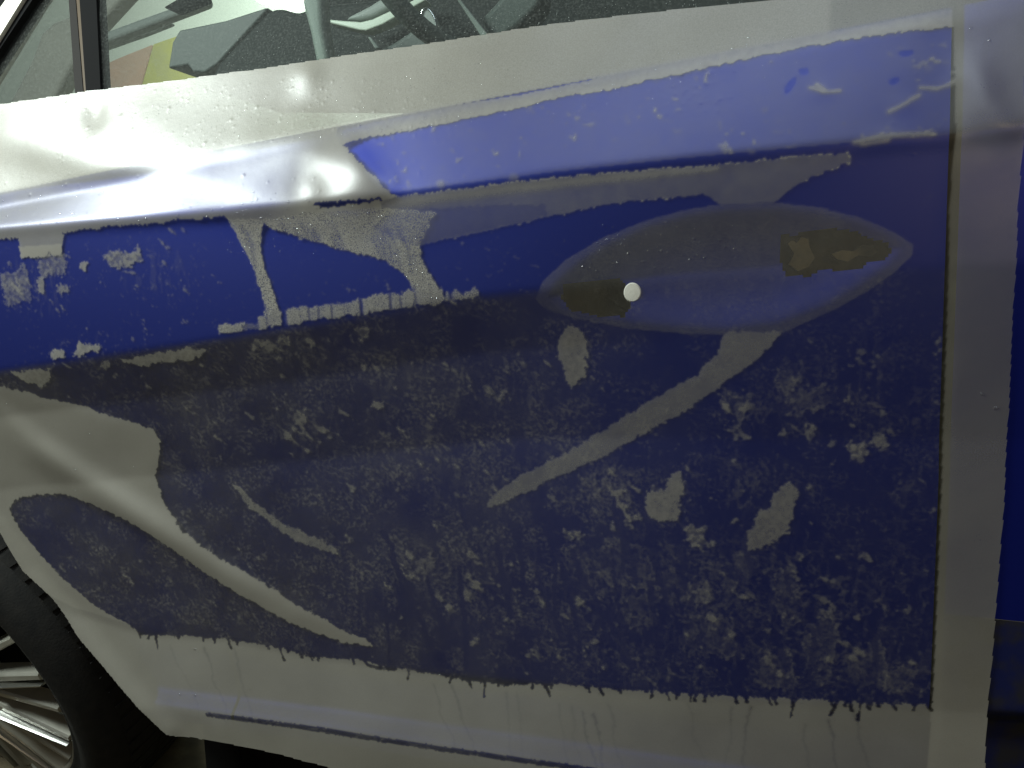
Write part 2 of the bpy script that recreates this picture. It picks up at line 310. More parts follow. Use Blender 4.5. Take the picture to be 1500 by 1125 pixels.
# grainy silver veins where water has run in
for P_, v_ in (([(335, 319), (388, 322), (384, 345), (381, 372), (391, 400), (402, 430), (408, 455), (412, 476), (388, 478), (388, 450), (380, 415), (369, 385), (352, 352)], .80),
           ([(388, 322), (450, 312), (560, 305), (640, 310), (615, 358), (618, 376), (626, 396), (642, 420), (654, 440), (640, 447), (611, 446), (603, 412), (584, 390), (550, 374), (500, 366), (470, 356), (430, 345), (394, 331)], .74)):
    dry(P_, v_, .004, 1.0)
for k in range(16):                                # darker runs inside the veins
    x0 = random.uniform(340, 640); y0 = 330+random.uniform(0, 20); s, d, _, _ = strokef([(x0, y0), (x0+12, y0+25), (x0+18, y0+60)], 4*PX, .002); kk = (d < 2) & (grain[s] > .9)
    veil[s] = np.where(kk, veil[s]*(1-.35*np.exp(-d*d)), veil[s])
s, k = poly([(570, 312), (640, 305), (720, 300), (800, 300), (800, 320), (720, 337), (660, 349), (614, 360), (580, 350), (545, 335)], .006); veil[s] = np.where(k & ~wet[s], veil[s]*.62, veil[s])
# comb of patches on the crease
def strip(xs, h0, h1, v):
    up_ = [(x, 490-(x-313)*.138-random.uniform(h0, h1)) for x in xs]; dn = [(x, 490-(x-313)*.138-random.uniform(-1, 2)) for x in xs[::-1]]
    dry(up_+dn, v, .0055, .6)
strip(list(range(321, 362, 8)), 10, 15, .66); strip(list(range(378, 417, 7)), 14, 22, .66); strip(list(range(418, 608, 9)), 19, 28, .66); strip(list(range(608, 653, 8)), 16, 24, .66); strip(list(range(653, 708, 7)), 6, 22, .5)
for x in (360, 372): strip([x-6, x, x+8], 8, 10, .22)
for x0, w_, dv in ((418, 3.2, .9), (453, 2.6, .6), (467, 2, .5), (486, 2.4, .6), (529, 3, .95), (572, 2.6, .75), (587, 2, .6), (609, 2.4, .5), (391, 2, .5), (440, 1.6, .3), (510, 1.6, .3), (660, 4, .6), (505, 1.5, .3), (632, 1.5, .3)):
    yb = 490-(x0-313)*.138; s, d, _, _ = strokef([(x0-2, yb-30), (x0, yb-14), (x0+1, yb+2)], w_*PX, .0016); kk = grain[s] > .5
    veil[s] = np.where(kk, veil[s]*(1-dv*np.exp(-d**4)), veil[s])
# single patches
for P_, v_ in (
    ([(15, 546), (45, 543), (76, 541), (74, 553), (62, 566), (40, 560)], .72), ([(177, 526), (230, 517), (282, 509), (288, 513), (300, 508), (302, 518), (280, 528), (240, 530), (210, 537), (188, 530)], .72),
    ([(72, 522), (80, 512), (94, 513), (95, 522), (80, 528)], .7), ([(108, 520), (118, 498), (128, 506), (147, 504), (144, 515), (130, 514), (118, 523)], .7), ([(148, 530), (160, 528), (160, 538), (150, 540)], .5),
    ([(148, 374), (175, 366), (192, 372), (206, 360), (208, 382), (186, 392), (160, 390)], .42), ([(118, 385), (128, 384), (128, 396), (119, 396)], .6), ([(54, 405), (64, 405), (63, 432), (57, 430)], .55),
    ([(0, 400), (40, 395), (45, 440), (10, 450)], .25), ([(85, 420), (103, 418), (102, 430), (86, 430)], .35), ([(55, 378), (100, 372), (95, 400), (60, 405)], .30),
    ([(834, 476), (845, 480), (856, 492), (861, 520), (856, 550), (838, 571), (826, 545), (815, 515), (820, 490)], .55),
    ([(340, 708), (352, 712), (372, 735), (412, 765), (460, 786), (498, 806), (494, 812), (440, 795), (400, 770), (362, 738)], .50),
    ([(945, 722), (975, 716), (980, 695), (996, 688), (1001, 715), (994, 735), (998, 752), (990, 765), (948, 763)], .50),
    ([(1083, 792), (1102, 770), (1104, 755), (1128, 745), (1134, 722), (1158, 706), (1169, 718), (1160, 748), (1152, 780), (1120, 802), (1092, 806)], .46),
    ([(1000, 775), (1015, 767), (1032, 772), (1026, 805), (1004, 790)], .38), ([(820, 772), (860, 782), (850, 790), (828, 788)], .36), ([(907, 735), (918, 748), (940, 755), (938, 762), (915, 756)], .38),
    ([(1238, 648), (1262, 646), (1272, 660), (1262, 676), (1243, 677)], .40), ([(1280, 648), (1296, 635), (1300, 657), (1284, 660)], .36), ([(1178, 618), (1192, 620), (1192, 638), (1180, 644)], .35),
    ([(545, 588), (562, 590), (556, 598), (545, 597)], .5), ([(523, 480), (540, 478), (538, 498), (527, 503)], .42), ([(445, 496), (460, 494), (462, 508), (448, 506)], .4), ([(370, 498), (386, 498), (384, 510), (372, 509)], .42), ([(405, 496), (425, 494), (422, 502), (408, 504)], .36),
    ([(408, 495), (423, 493), (424, 500), (410, 502)], .4), ([(637, 765), (655, 768), (640, 778)], .25), ([(1018, 870), (1035, 850), (1045, 880), (1020, 885)], .24), ([(590, 830), (630, 815), (640, 835), (600, 845)], .22)):
    dry(P_, v_, .0075 if v_ > .45 else .012, .18, tex=.12 if v_ > .45 else .45)
fl3 = fbm(X+.004*wx, Z+.004*wz, .013, 88, 3)
# faint, mottled patches lower right
for P_ in ([(858, 835), (872, 808), (892, 791), (912, 790), (940, 802), (954, 822), (957, 845), (945, 862), (905, 850), (880, 842)], [(965, 830), (985, 832), (1005, 850), (1006, 875), (985, 888), (966, 870)], [(1030, 825), (1058, 822), (1062, 840), (1040, 850)],
           [(1060, 830), (1095, 800), (1100, 840), (1060, 880)], [(830, 800), (858, 815), (855, 835), (838, 828)], [(1130, 850), (1160, 830), (1172, 900), (1150, 930)], [(1170, 925), (1230, 900), (1215, 960), (1190, 975)], [(1240, 960), (1290, 940), (1300, 1000), (1250, 1005)],
           [(900, 880), (950, 870), (960, 910), (920, 915)], [(850, 705), (900, 700), (920, 735), (870, 745)], [(1060, 575), (1100, 580), (1090, 612), (1060, 605)], [(1140, 535), (1172, 530), (1160, 570), (1140, 568)], [(1150, 575), (1215, 565), (1205, 600), (1165, 605)],
           [(1100, 960), (1160, 950), (1170, 1005), (1110, 1005)], [(1000, 905), (1050, 900), (1090, 960), (1010, 960)], [(1295, 985), (1340, 975), (1330, 1010), (1300, 1012)]):
    P2 = xz(P_); c = P2.mean(0); s, k = poly(P_, .022); rg = 1-np.abs(2*fl3[s]-1); t_ = .25+.35*sm(.40, .66, fine[s])+.55*sm(.80, .97, rg)
    veil[s] = np.where(k & wet[s], np.maximum(veil[s], .02+.13*t_*(.5+.9*med[s])), veil[s])
    s, d, _, _ = strokef(list(P_)+[P_[0]], 1.7*PX, .016); veil[s] = np.where(wet[s], np.maximum(veil[s], .36*np.exp(-d*d)*sm(.30, .60, med[s])), veil[s])
# mottled flecks, streaked down to the right
ca, sa = math.cos(R(-38)), math.sin(R(-38)); U = X*ca+Z*sa; V = -X*sa+Z*ca
fl = fbm(U, V*1.55, .014, 91, 5); fl2 = fbm(U, V*1.6, .0042, 92, 2); cl_ = fbm(X, Z, .03, 93, 3)
dens = np.zeros((NZ, NX))
for cx, cy, rx, ry, dd in ((430, 515, 150, 36, .62), (640, 560, 240, 60, .66), (300, 620, 90, 70, .66), (440, 625, 90, 50, .95), (640, 680, 230, 95, .66), (1190, 570, 90, 70, .5), (1272, 590, 40, 110, .74), (1085, 600, 55, 45, .6),
                       (1120, 900, 300, 140, .74), (1260, 980, 150, 70, .78), (720, 860, 240, 110, .72), (300, 840, 230, 110, .50), (900, 720, 110, 60, .72), (600, 830, 80, 60, .85), (230, 400, 100, 60, .60), (50, 420, 80, 60, .70),
                       (350, 560, 250, 60, .5), (1080, 720, 160, 70, .55), (900, 960, 260, 60, .70), (560, 920, 200, 50, .5), (160, 830, 120, 70, .45), (1330, 700, 40, 250, .45), (150, 510, 160, 40, .5), (480, 430, 140, 50, .32), (700, 410, 100, 60, .28), (860, 850, 200, 80, .6)):
    s = box(xz([(cx-rx*1.6, cy-ry*1.6), (cx+rx*1.6, cy+ry*1.6)]), .01); c = xz([(cx, cy)])[0]
    g = np.exp(-.9*(((X[s]-c[0])/(rx*PX))**2+((Z[s]-c[1])/(ry*PX))**2)); dens[s] = np.maximum(dens[s], dd*g)
thr = .855-.29*dens-.22*(cl_-.5)
f1 = sm(0, .05, fl-thr)*sm(.30, .55, fl2+.12); f2 = sm(.02, .10, fl2-(.84-.28*dens))
ln_ = sm(.925, .985, 1-np.abs(2*fbm(X+.006*wx, Z*.7+.006*wz, .016, 101, 3)-1))*sm(.2, .6, dens)*sm(.30, .56, Z*0+cl_)*sm(-.15, .1, X)*below3
vst = sm(.55, .75, fbm(X*5, Z, .02, 102, 3))*sm(.25, .6, dens)
add = (f1*(.16+.34*med)+f2*.12+.13*ln_+.05*vst)*(dens > .04)
sp1 = sm(.60, .74, vnoise(U, V*1.5, .0021, 97))*sm(.35, .65, fbm(X, Z, .02, 98, 3)); add = add+.22*sp1*below3*(1-.6*rear)*(.4+1.1*big)
inb = wet & (Z < z2[None, :]-.01)
veil[inb] = np.maximum(veil, np.clip(veil+add, 0, .62))[inb]
bub = sm(.70, .78, fbm(X, Z, .005, 96, 2))*sm(.5, .7, cl_); veil[top] = np.clip(veil+.30*bub, 0, .8)[top]
# clear runs crossing the mottled area
for k in range(46):
    x0 = random.uniform(560, 1340); y0 = random.uniform(720, 930); ln = random.uniform(40, 150); sl = random.uniform(.05, .45)
    pts = [(x0+sl*ln*q+random.uniform(-4, 4), y0+ln*q) for q in (0, .25, .5, .75, 1)]
    if pts[-1][1] > 1015 or pts[-1][0] > 1365: continue
    s, d, _, _ = strokef(pts, random.uniform(1.5, 3.6)*PX, .003); veil[s] = np.where((d < 1.3) & wet[s], np.minimum(veil[s], .09), veil[s])
# runs through the almond, streaks below the wet edge, folds and specks on the shoulder
for x0, w_ in ((1010, 7), (1065, 8), (1118, 6), (935, 5), (880, 4), (848, 4)):
    s, d, _, _ = strokef([(x0-2, 345), (x0, 400), (x0+2, 440), (x0+8, 540 if x0 == 1065 else 486)], w_*PX, .002); veil[s] = np.where(~wet[s], veil[s]*(1-.45*np.exp(-d*d*1.2)), veil[s])
for x0, x1, y0 in ((635, 663, 1000), (662, 694, 1005), (742, 752, 1015), (757, 765, 1015), (820, 834, 1030), (838, 850, 1035), (853, 870, 1040), (870, 885, 1045), (893, 908, 1035), (1008, 1028, 1030), (1072, 1064, 1035), (1100, 1090, 1035), (1178, 1186, 1060), (1214, 1226, 1055), (1250, 1270, 1040), (250, 290, 945), (300, 330, 950), (345, 370, 950)):
    j = lambda: random.uniform(-5, 5); s, d, _, al = strokef([(x0, y0), (x0*.75+x1*.25+j(), y0+22), (x0*.5+x1*.5+j(), y0+45), (x1+j(), y0+82), (x1+3, y0+110)], [random.uniform(2, 4)*PX, 2.2*PX, random.uniform(1.4, 2.6)*PX, 2.0*PX, 1.6*PX], .004)
    veil[s] = np.where(~wet[s], veil[s]-random.uniform(.08, .22)*(1-.6*al)*np.exp(-d*d*1.6), veil[s])
for P_, w_ in (([(1186, 128), (1205, 134), (1230, 133)], 4), ([(1196, 124), (1206, 130)], 5), ([(1302, 163), (1325, 152), (1346, 139)], 4.5), ([(1348, 128), (1372, 130), (1390, 124), (1415, 108)], 4), ([(1252, 209), (1285, 200), (1330, 196), (1366, 196)], 5), ([(1262, 212), (1300, 206)], 4)):
    s, d, _, _ = strokef(P_, w_*PX, .001); veil[s] = np.clip(veil[s]+.42*np.exp(-d*d*2.5), 0, .9)
for cx, cy, r_, v_ in ((1360, 99, 7, .26), (1386, 91, 5, .24), (645, 268, 6, .45), (752, 258, 6, .3), (900, 205, 4, .25), (1130, 90, 3, .4), (1101, 220, 4, .25), (620, 245, 3, .25), (690, 190, 5, .25)):
    s, d, _, _ = strokef([(cx-r_*.3, cy), (cx+r_*.3, cy+.5)], r_*PX, .002); veil[s] = np.maximum(veil[s], v_*np.exp(-d**3))
for P_ in ([(1153, 132), (1162, 118)], [(1322, 78), (1332, 77)], [(1175, 105), (1180, 104)], [(1307, 119), (1313, 117)]):
    s, d, _, _ = strokef(P_, 4.2*PX, .002); veil[s] = np.where(d < 1, .0, veil[s])
# beyond the door edge the film bridges to the rear door
P_ = xz([(1397, 20), (1392, 300), (1380, 700), (1366, 1060)]); xe = np.interp(gz, P_[::-1, 1], P_[::-1, 0])
rear_part = X > xe[:, None]-.0020; hz = sm(.50, .95, Z)
veil = np.where(rear_part & ~wet, .84-.34*sm(.34, .54, Z)-.26*hz+.10*(big-.5)+.24*sm(.88, .96, Z)+.05*np.exp(-((X-xe[:, None]-.004)/.005)**2), veil)  # veil thickened near the top to paint in a bright glow
xq = xz([(1212, 20)])[0][0]; over_glass = Z > zB[None, :]; veil = np.where(over_glass, .92+.05*(big-.5)-.20*sm(-.30, .20, X)-.20*sm(xq-.002, xq+.006, X), veil); grain = np.where(over_glass, .20, grain)
stp = (~wet) & (Z <= zB[None, :]) & (Z > z1[None, :]-.004) & (X > -.20); veil = np.where(stp & ~rear_part, .55+.28*(1-sm(0, .02, Z-z1[None, :]))+.2*(fine-.5), veil)
low_band = (~wet) & (Z < z4[None, :]+.01) & ~rear_part; veil = np.where(low_band, veil-.13+.10*(big-.5)-.10*sm(-.1, .4, X), veil)
left_low = (~wet) & (Z < zB[None, :]) & (Z > z2[None, :]-.02) & (X < -.2); veil = np.where(left_low & (grain < .5), .60+.28*sm(-.27, -.21, X)+.15*(big-.5), veil)
veil = np.clip(blur(veil, .6), 0, .97)

# ------------------------------------------------------------------ folds, ridges and tension lines of the film
tent = np.zeros((NZ, NX))
def fold(pts, amp, w_up, w_dn, taper=True):
    s, d, side, al = strokef(pts, max(w_up, w_dn)); dd = d*max(w_up, w_dn)
    wv = np.where(side > 0, w_up, w_dn); e = np.sin(np.clip(al, 0, 1)*math.pi)**1.4 if taper else 1
    tent[s] += amp*e*np.exp(-np.abs(dd/wv)**2)
fold([(-160, 150), (0, 192), (150, 228), (300, 262), (420, 290), (500, 302)], .010, .060, .034)
fold([(330, 222), (400, 222), (450, 214), (520, 240), (578, 288)], .006, .032, .022)
fold([(584, 296), (545, 250), (498, 200)], .0085, .055, .008)
fold([(452, 258), (470, 300)], .0022, .012, .008)
fold([(-160, 470), (0, 600), (60, 650), (140, 705), (230, 762), (320, 825), (420, 890), (545, 944)], .011, .015, .034)
fold([(-100, 655), (0, 775), (40, 838), (80, 880), (130, 945), (190, 1012), (246, 1070)], .007, .016, .03, False)
for P_, a_ in (([(1252, 209), (1285, 200), (1330, 196), (1366, 196)], .0009), ([(1302, 163), (1325, 152), (1346, 139)], .0009), ([(1372, 130), (1390, 124), (1415, 108)], .0009), ([(1186, 128), (1205, 134), (1230, 133)], .0009)):
    fold(P_, a_, .004, .004)
fold([(1415, 60), (1440, 160), (1500, 215)], .005, .015, .012)
fold([(440, 88), (452, 110), (455, 150)], .003, .016, .016); fold([(130, 136), (142, 165), (150, 200)], -.004, .014, .014)
soft_dry = blur((~wet).astype(float), 7.0)
tent = blur(tent, 5.0)+(.0024*(fbm(X, Z, .09, 44, 2)-.5)+.00012*(med-.5)+.0006)*soft_dry
blister = np.zeros((NZ, NX))
for k in range(760):                               # small bubbles and lumps
    if k < 60: px, py = random.uniform(560, 1390), random.uniform(80, 280)
    elif k < 700: q = random.random(); px, py = 80+q*1000, 130-q*70+random.uniform(10, 110)
    else: px, py = random.uniform(0, 480), random.uniform(250, 330)
    c = xz([(px, py)])[0]; r_ = random.uniform(.0006, .0012) if random.random() < .95 else random.uniform(.0012, .0018); s = box(np.array([c]), r_*2.5); blister[s] += r_*.22*np.exp(-((X[s]-c[0])**2+(Z[s]-c[1])**2)/(r_*r_))
film_o = OF+np.maximum(tent, -.0002)+blister+.0006

# ------------------------------------------------------------------ film object
OUT = [(-150, 172), (0, 153), (60, 145), (126, 134), (150, 131), (260, 117), (400, 98), (436, 92), (470, 87), (500, 82), (640, 61), (820, 33), (1000, 12), (1180, -4), (1300, -20), (1530, -55),
       (1500, 120), (1492, 300), (1484, 450), (1478, 600), (1471, 740), (1462, 860), (1451, 1000), (1443, 1130), (1436, 1230),
       (1000, 1232), (700, 1176), (490, 1126), (420, 1108), (330, 1088), (262, 1077), (249, 1072), (238, 1062), (180, 1000), (120, 930), (80, 872), (40, 834), (20, 803), (0, 768), (-60, 690), (-150, 600)]
P_ = xz(OUT); keepv = inside(P_, X+.0007*(med-.5), Z+.0014*(fbm(X, Z, .02, 99, 2)-.5))
def grid_mesh(name, xs, zs, ys, keep, attrs=None):
    nz, nx = ys.shape; q = keep[:-1, :-1] & keep[1:, :-1] & keep[:-1, 1:] & keep[1:, 1:]
    jj, ii = np.nonzero(q); a = jj*nx+ii; F_ = np.stack([a, a+1, a+nx+1, a+nx], 1)
    used = np.unique(F_); mp = np.full(nz*nx, -1, np.int64); mp[used] = np.arange(len(used)); F_ = mp[F_].astype(np.int32)
    V_ = np.stack([xs.ravel()[used], ys.ravel()[used], zs.ravel()[used]], 1).astype(np.float32)
    me = bpy.data.meshes.new(name); me.vertices.add(len(V_)); me.vertices.foreach_set('co', V_.ravel())
    me.loops.add(F_.size); me.loops.foreach_set('vertex_index', F_.ravel()); me.polygons.add(len(F_))
    me.polygons.foreach_set('loop_start', np.arange(0, F_.size, 4, dtype=np.int32)); me.update(calc_edges=True)
    for k, v in (attrs or {}).items():
        at_ = me.attributes.new(k, 'FLOAT', 'POINT'); at_.data.foreach_set('value', v.ravel()[used].astype(np.float32))
    return me
film = link('protective_film', grid_mesh('protective_film', X, Z, -film_o, keepv, {'veil': veil, 'grain': grain}), M['film'], None, True)
tag(film, 'translucent milky protective film laid wet over the blue front door', 'film')

# water drops lying on the film
def drops(name, spots, parent, mt, base=None):
    v = []; f = []
    for (p, n_, r_) in spots:
        n_ = Vector(n_).normalized(); a = n_.orthogonal().normalized(); b = n_.cross(a); k0 = len(v); p = Vector(p); st = random.uniform(.7, 1.5)
        for ring, hh in ((1, 0), (.78, .42), (.38, .68)):
            for q in range(7): an = 2*math.pi*q/7; v.append(p+(a*math.cos(an)*st+b*math.sin(an))*r_*ring+n_*hh*r_*.8)
        v.append(p+n_*r_*.6)
        for g in range(2):
            for q in range(7): f.append((k0+g*7+q, k0+g*7+(q+1) % 7, k0+g*7+7+(q+1) % 7, k0+g*7+7+q))
        for q in range(7): f.append((k0+14+q, k0+14+(q+1) % 7, k0+21))
    o = link(name, mesh(name, v, f), mt, parent, True); tag(o, kind='stuff'); return o
gyx = np.gradient(-film_o, H, axis=1); gyz = np.gradient(-film_o, H, axis=0)
def spot(px, py, r_):
    c = xz([(px, py)])[0]; x, z = c; n_ = (look(gyx, x, z), -1.0, look(gyz, x, z)); return ((x, -look(film_o, x, z), z), n_, r_)
sp = []
for k in range(420): q = random.random(); sp.append(spot(60+q*1120, 0+150-q*120+random.uniform(12, 100), random.uniform(.0003, .0008)))
for k in range(110): sp.append(spot(random.uniform(330, 620), random.uniform(295, 375), random.uniform(.0003, .0009)))
for k in range(60): q = random.random(); sp.append(spot(345+q*55+random.gauss(0, 5), 325+q*140, random.uniform(.0003, .0007)))
for k in range(60): q = random.random(); sp.append(spot(595+q*40+random.gauss(0, 8), 370+q*70, random.uniform(.0003, .0007)))
for k in range(80): sp.append(spot(random.uniform(0, 460), random.uniform(270, 325), random.uniform(.0005, .0013)))
for k in range(60): q = random.random(); sp.append(spot(520+q*500, 190-q*85+random.uniform(0, 12), random.uniform(.0004, .0009)))
for k in range(70): sp.append(spot(random.uniform(850, 1080), random.uniform(325, 400), random.uniform(.0004, .0011)))
for k in range(30): sp.append(spot(random.uniform(270, 1370), random.uniform(985, 1060), random.uniform(.0004, .0009)))
for (px, py) in ((1438, 577), (1458, 597), (1448, 60), (1422, 42), (287, 1017), (265, 1016), (286, 950)): sp.append(spot(px, py, .0016))
for k in range(60): sp.append(spot(random.uniform(0, 220), random.uniform(590, 720), random.uniform(.0003, .0006)))
drops('water_drops', sp, film, M['drop'])

# ------------------------------------------------------------------ car body under the film
car = empty('car', (-.2, .4, -.06)); tag(car, 'blue car seen close from its left side, door handle taken off', 'car')
def child(o, p=None):                              # parts keep the place they were built at
    p = p or car; o.parent = p
    o.matrix_parent_inverse = Matrix.Translation(-Vector(p.location)) if p.type == 'EMPTY' else Matrix.Identity(4); return o
recess = [(800, 436), (812, 412), (845, 384), (890, 356), (950, 330), (1010, 314), (1070, 306), (1140, 304), (1200, 311), (1260, 326), (1305, 346), (1326, 362), (1305, 388), (1265, 416), (1215, 446), (1140, 474), (1060, 483), (1000, 480), (930, 474), (870, 464), (820, 452)]
RP = xz(recess); RC = RP.mean(0); depth = np.zeros((NZ, NX)); s = box(RP, .004); k = inside(RP, X[s], Z[s])
dist = np.full(X[s].shape, 9e9)
for i in range(len(RP)):
    a, b = RP[i], RP[(i+1) % len(RP)]; d = b-a; q = np.clip(((X[s]-a[0])*d[0]+(Z[s]-a[1])*d[1])/(d@d), 0, 1); dist = np.minimum(dist, np.hypot(X[s]-a[0]-q*d[0], Z[s]-a[1]-q*d[1]))
depth[s] = np.where(k, .016*(1-np.exp(-(dist/.032)**1.4)), 0)
body_o = OB-depth-.0006
flare = np.zeros((NZ, NX))
hole1 = [(826, 420), (850, 415), (905, 411), (914, 418), (921, 450), (912, 462), (880, 462), (835, 452), (824, 436)]
hole2 = [(1145, 345), (1160, 347), (1190, 340), (1225, 337), (1255, 342), (1275, 353), (1298, 357), (1304, 366), (1295, 378), (1270, 382), (1258, 394), (1230, 395), (1210, 390), (1190, 402), (1155, 405), (1148, 380)]
HP = [xz(hole1), xz(hole2)]
def curve_x(pts):
    P = xz(pts)[::-1]; return P
RE = curve_x([(1398, -30), (1395, 200), (1388, 400), (1379, 700), (1367, 1005), (1362, 1120), (1355, 1240)])
FE = curve_x([(194, 200), (203, 330), (206, 500), (213, 620), (226, 735), (262, 800), (300, 900), (330, 1010), (350, 1120)])
ex_r = lambda z: np.interp(z, RE[:, 1], RE[:, 0]); ex_f = lambda z: np.interp(z, FE[:, 1], FE[:, 0])
def lookv(A, x, z):
    i = np.clip((x-gx[0])/H, 0, NX-1.001); j = np.clip((z-gz[0])/H, 0, NZ-1.001); i0 = i.astype(int); j0 = j.astype(int); a = i-i0; b = j-j0
    return (A[j0, i0]*(1-a)+A[j0, i0+1]*a)*(1-b)+(A[j0+1, i0]*(1-a)+A[j0+1, i0+1]*a)*b
def panel(name, x0, x1, ztop, zbot, nx, nz, mt, back=0.0, keep=None, lip=0.0):
    # a skin between two shut lines; a lip turned inwards all round gives it its sheet thickness
    u = np.linspace(0, 1, nx)[None, :]; q = np.linspace(0, 1, nz)[:, None]
    zz = np.linspace(0, 1, nz)[:, None]*np.ones((1, nx)); xx = np.zeros((nz, nx)); zl = zbot(np.zeros(1))*0
    xm = np.linspace(-.9, 1.1, 50)
    z_ = q*1.0
    for it in range(3):
        if it == 0: xx = (x0(np.full(nz, .7))[:, None])*(1-u)+(x1(np.full(nz, .7))[:, None])*u
        zz = zbot(xx)*(1-q)+ztop(xx)*q; xx = x0(zz)*(1-u)+x1(zz)*u
    yy = -lookv(body_o, xx, zz)+back
    kp = np.ones((nz, nx), bool) if keep is None else keep(xx, zz)
    gr_ = sm(.004, -.010, zz-np.interp(xx, gx, z3))*(.60-.60*sm(-.48, .14, xx+.10*(zz-.6)))*(.55+.9*fbm(xx, zz, .06, 61, 3))  # painted shade below the crease, strongest at the front
    if lip == 0: return child(link(name, grid_mesh(name, xx, zz, yy, kp, {'low_shade': np.clip(gr_, 0, 1)}), mt, None, True))
    xx = np.pad(xx, 1, mode='edge'); zz = np.pad(zz, 1, mode='edge'); yy = np.pad(yy, 1, mode='edge'); kp = np.pad(kp, 1, mode='edge')
    yy[0] += lip; yy[-1] += lip; yy[:, 0] += lip; yy[:, -1] += lip
    return child(link(name, grid_mesh(name, xx, zz, yy, kp), mt, None, True))
fB = lambda x: az+bz*x+.002; f4 = lambda x: np.interp(x, gx, z4)-.014; f5 = lambda x: np.interp(x, gx, z5)
nh = lambda x, z: ~(inside(HP[0], x, z) | inside(HP[1], x, z))
G = 0.0
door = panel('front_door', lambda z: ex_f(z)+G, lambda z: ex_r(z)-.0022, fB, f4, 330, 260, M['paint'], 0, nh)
AR = xz([(-400, 600), (-100, 640), (0, 752), (18, 775), (50, 815), (85, 860), (130, 905), (180, 960), (225, 1040), (250, 1100), (250, 1500), (-400, 1500)])
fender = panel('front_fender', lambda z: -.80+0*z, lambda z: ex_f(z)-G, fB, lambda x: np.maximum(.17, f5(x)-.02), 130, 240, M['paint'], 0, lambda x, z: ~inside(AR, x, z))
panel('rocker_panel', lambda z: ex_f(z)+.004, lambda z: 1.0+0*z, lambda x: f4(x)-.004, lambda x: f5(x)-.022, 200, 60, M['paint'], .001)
panel('rear_door', lambda z: ex_r(z)+.0075, lambda z: 1.0+0*z, fB, lambda x: .484+0*x, 120, 200, M['paint_gloss'], .0004)
panel('lower_cladding', lambda z: ex_r(z)+.0075, lambda z: 1.0+0*z, lambda x: .4835+0*x, lambda x: .20+0*x, 120, 90, M['paint_dirty'], .0005)
bk = [on(px, py)+np.array([0, .075, 0]) for px, py in ((120, 330), (1480, 130), (1480, 1240), (262, 1300), (240, 1060), (210, 760))]
jm = [on(px, py)+np.array([0, .016, 0]) for px, py in ((1360, 30), (1440, 14), (1430, 400), (1415, 700), (1395, 1020), (1335, 1020), (1352, 700), (1356, 400))]
child(prism('door_jamb', jm, [p+np.array([0, .004, 0]) for p in jm], M['olive']))
child(prism('inner_shell', bk, [p+np.array([0, .02, 0]) for p in bk], M['black']))
# things inside the handle recess
def pocket(pts, mt, name, th=.012, back=.040):
    Q = [on(px, py) for px, py in pts]; a = [q+np.array([0, back, 0]) for q in Q]; b = [q+np.array([0, back+th, 0]) for q in Q]
    return child(prism(name, a, b, mt), door)
pocket([(810, 395), (940, 395), (940, 478), (810, 478)], M['olive'], 'handle_opening', .01, .045)
pocket([(1130, 322), (1320, 322), (1320, 420), (1130, 420)], M['olive'], 'handle_opening', .01, .050)
pocket([(1160, 356), (1168, 351), (1174, 355), (1181, 346), (1192, 349), (1194, 362), (1202, 378), (1192, 392), (1176, 398), (1162, 388), (1170, 372)], M['bracket'], 'bracket', .008, .034)
pocket([(1228, 372), (1246, 366), (1262, 368), (1276, 358), (1292, 359), (1299, 367), (1291, 376), (1270, 374), (1252, 384), (1236, 380)], M['bracket'], 'lock_lever', .006, .036)
c = on(925, 429); v = []; f = []; r_ = 12*PX*.95
c = c+np.array([0, .010, 0])
for ring, hh in ((1.0, .012), (1.0, .0), (.90, -.0012), (.3, -.0016)):
    for q in range(24): an = 2*math.pi*q/24; v.append(c+np.array([math.cos(an)*r_*ring, hh, math.sin(an)*r_*ring*1.12]))
for g in range(3):
    for q in range(24): f.append((g*24+q, g*24+(q+1) % 24, g*24+24+(q+1) % 24, g*24+24+q))
f.append(tuple(72+q for q in range(24)))
child(link('round_plug', mesh('round_plug', v, f), M['plug']), door)

# ------------------------------------------------------------------ side window, frame and cabin
def on_glass(px, py, back=0.0):                    # window plane: y = .035 + .46 (z - az - bz x) + back
    d = fw + rt*(px-750)/FOC - up*(py-562.5)/FOC
    t_ = (.035+.46*(CAM[2]-az-bz*CAM[0])+back-CAM[1])/(d[1]-.46*(d[2]-bz*d[0])); return CAM+t_*d
def gprism(name, pts, b0, b1, mt, parent):
    return child(prism(name, [on_glass(px, py, b0) for px, py in pts], [on_glass(px, py, b0)+np.array([0, b1-b0, 0]) for px, py in pts], mt), parent)
gprism('side_window', [(139, 240), (150, -120), (1380, -220), (1388, 30)], .006, .0095, M['glass'], door)
gprism('quarter_window', [(-140, 300), (-140, 200), (10, 20), (80, -70), (98, -70), (124, 240)], .006, .0095, M['glass'], door)
bar = gprism('window_divider', [(99, -20), (109, -20), (123, 150), (111, 150)], .003, .02, M['grey_trim'], door)
gprism('divider_trim', [(109, -20), (118, -20), (127, 150), (119, 150)], .004, .02, M['brown_trim'], door)
gprism('divider_seal', [(115, -20), (140, -20), (148, 150), (127, 150)], .0025, .02, M['black'], door)
gprism('window_seal', [(-60, 148), (32, 0), (60, -40), (76, -40), (47, 0), (-60, 162)], -.004, .02, M['black'], door)
fr_ = gprism('windscreen_pillar', [(-60, 95), (8, 0), (34, -40), (60, -40), (32, 0), (-60, 148)], -.010, .03, M['cream'], car)
gprism('pillar_moulding', [(-60, 78), (0, -8), (24, -40), (34, -40), (8, 0), (-60, 95)], -.004, .02, M['black'], car)
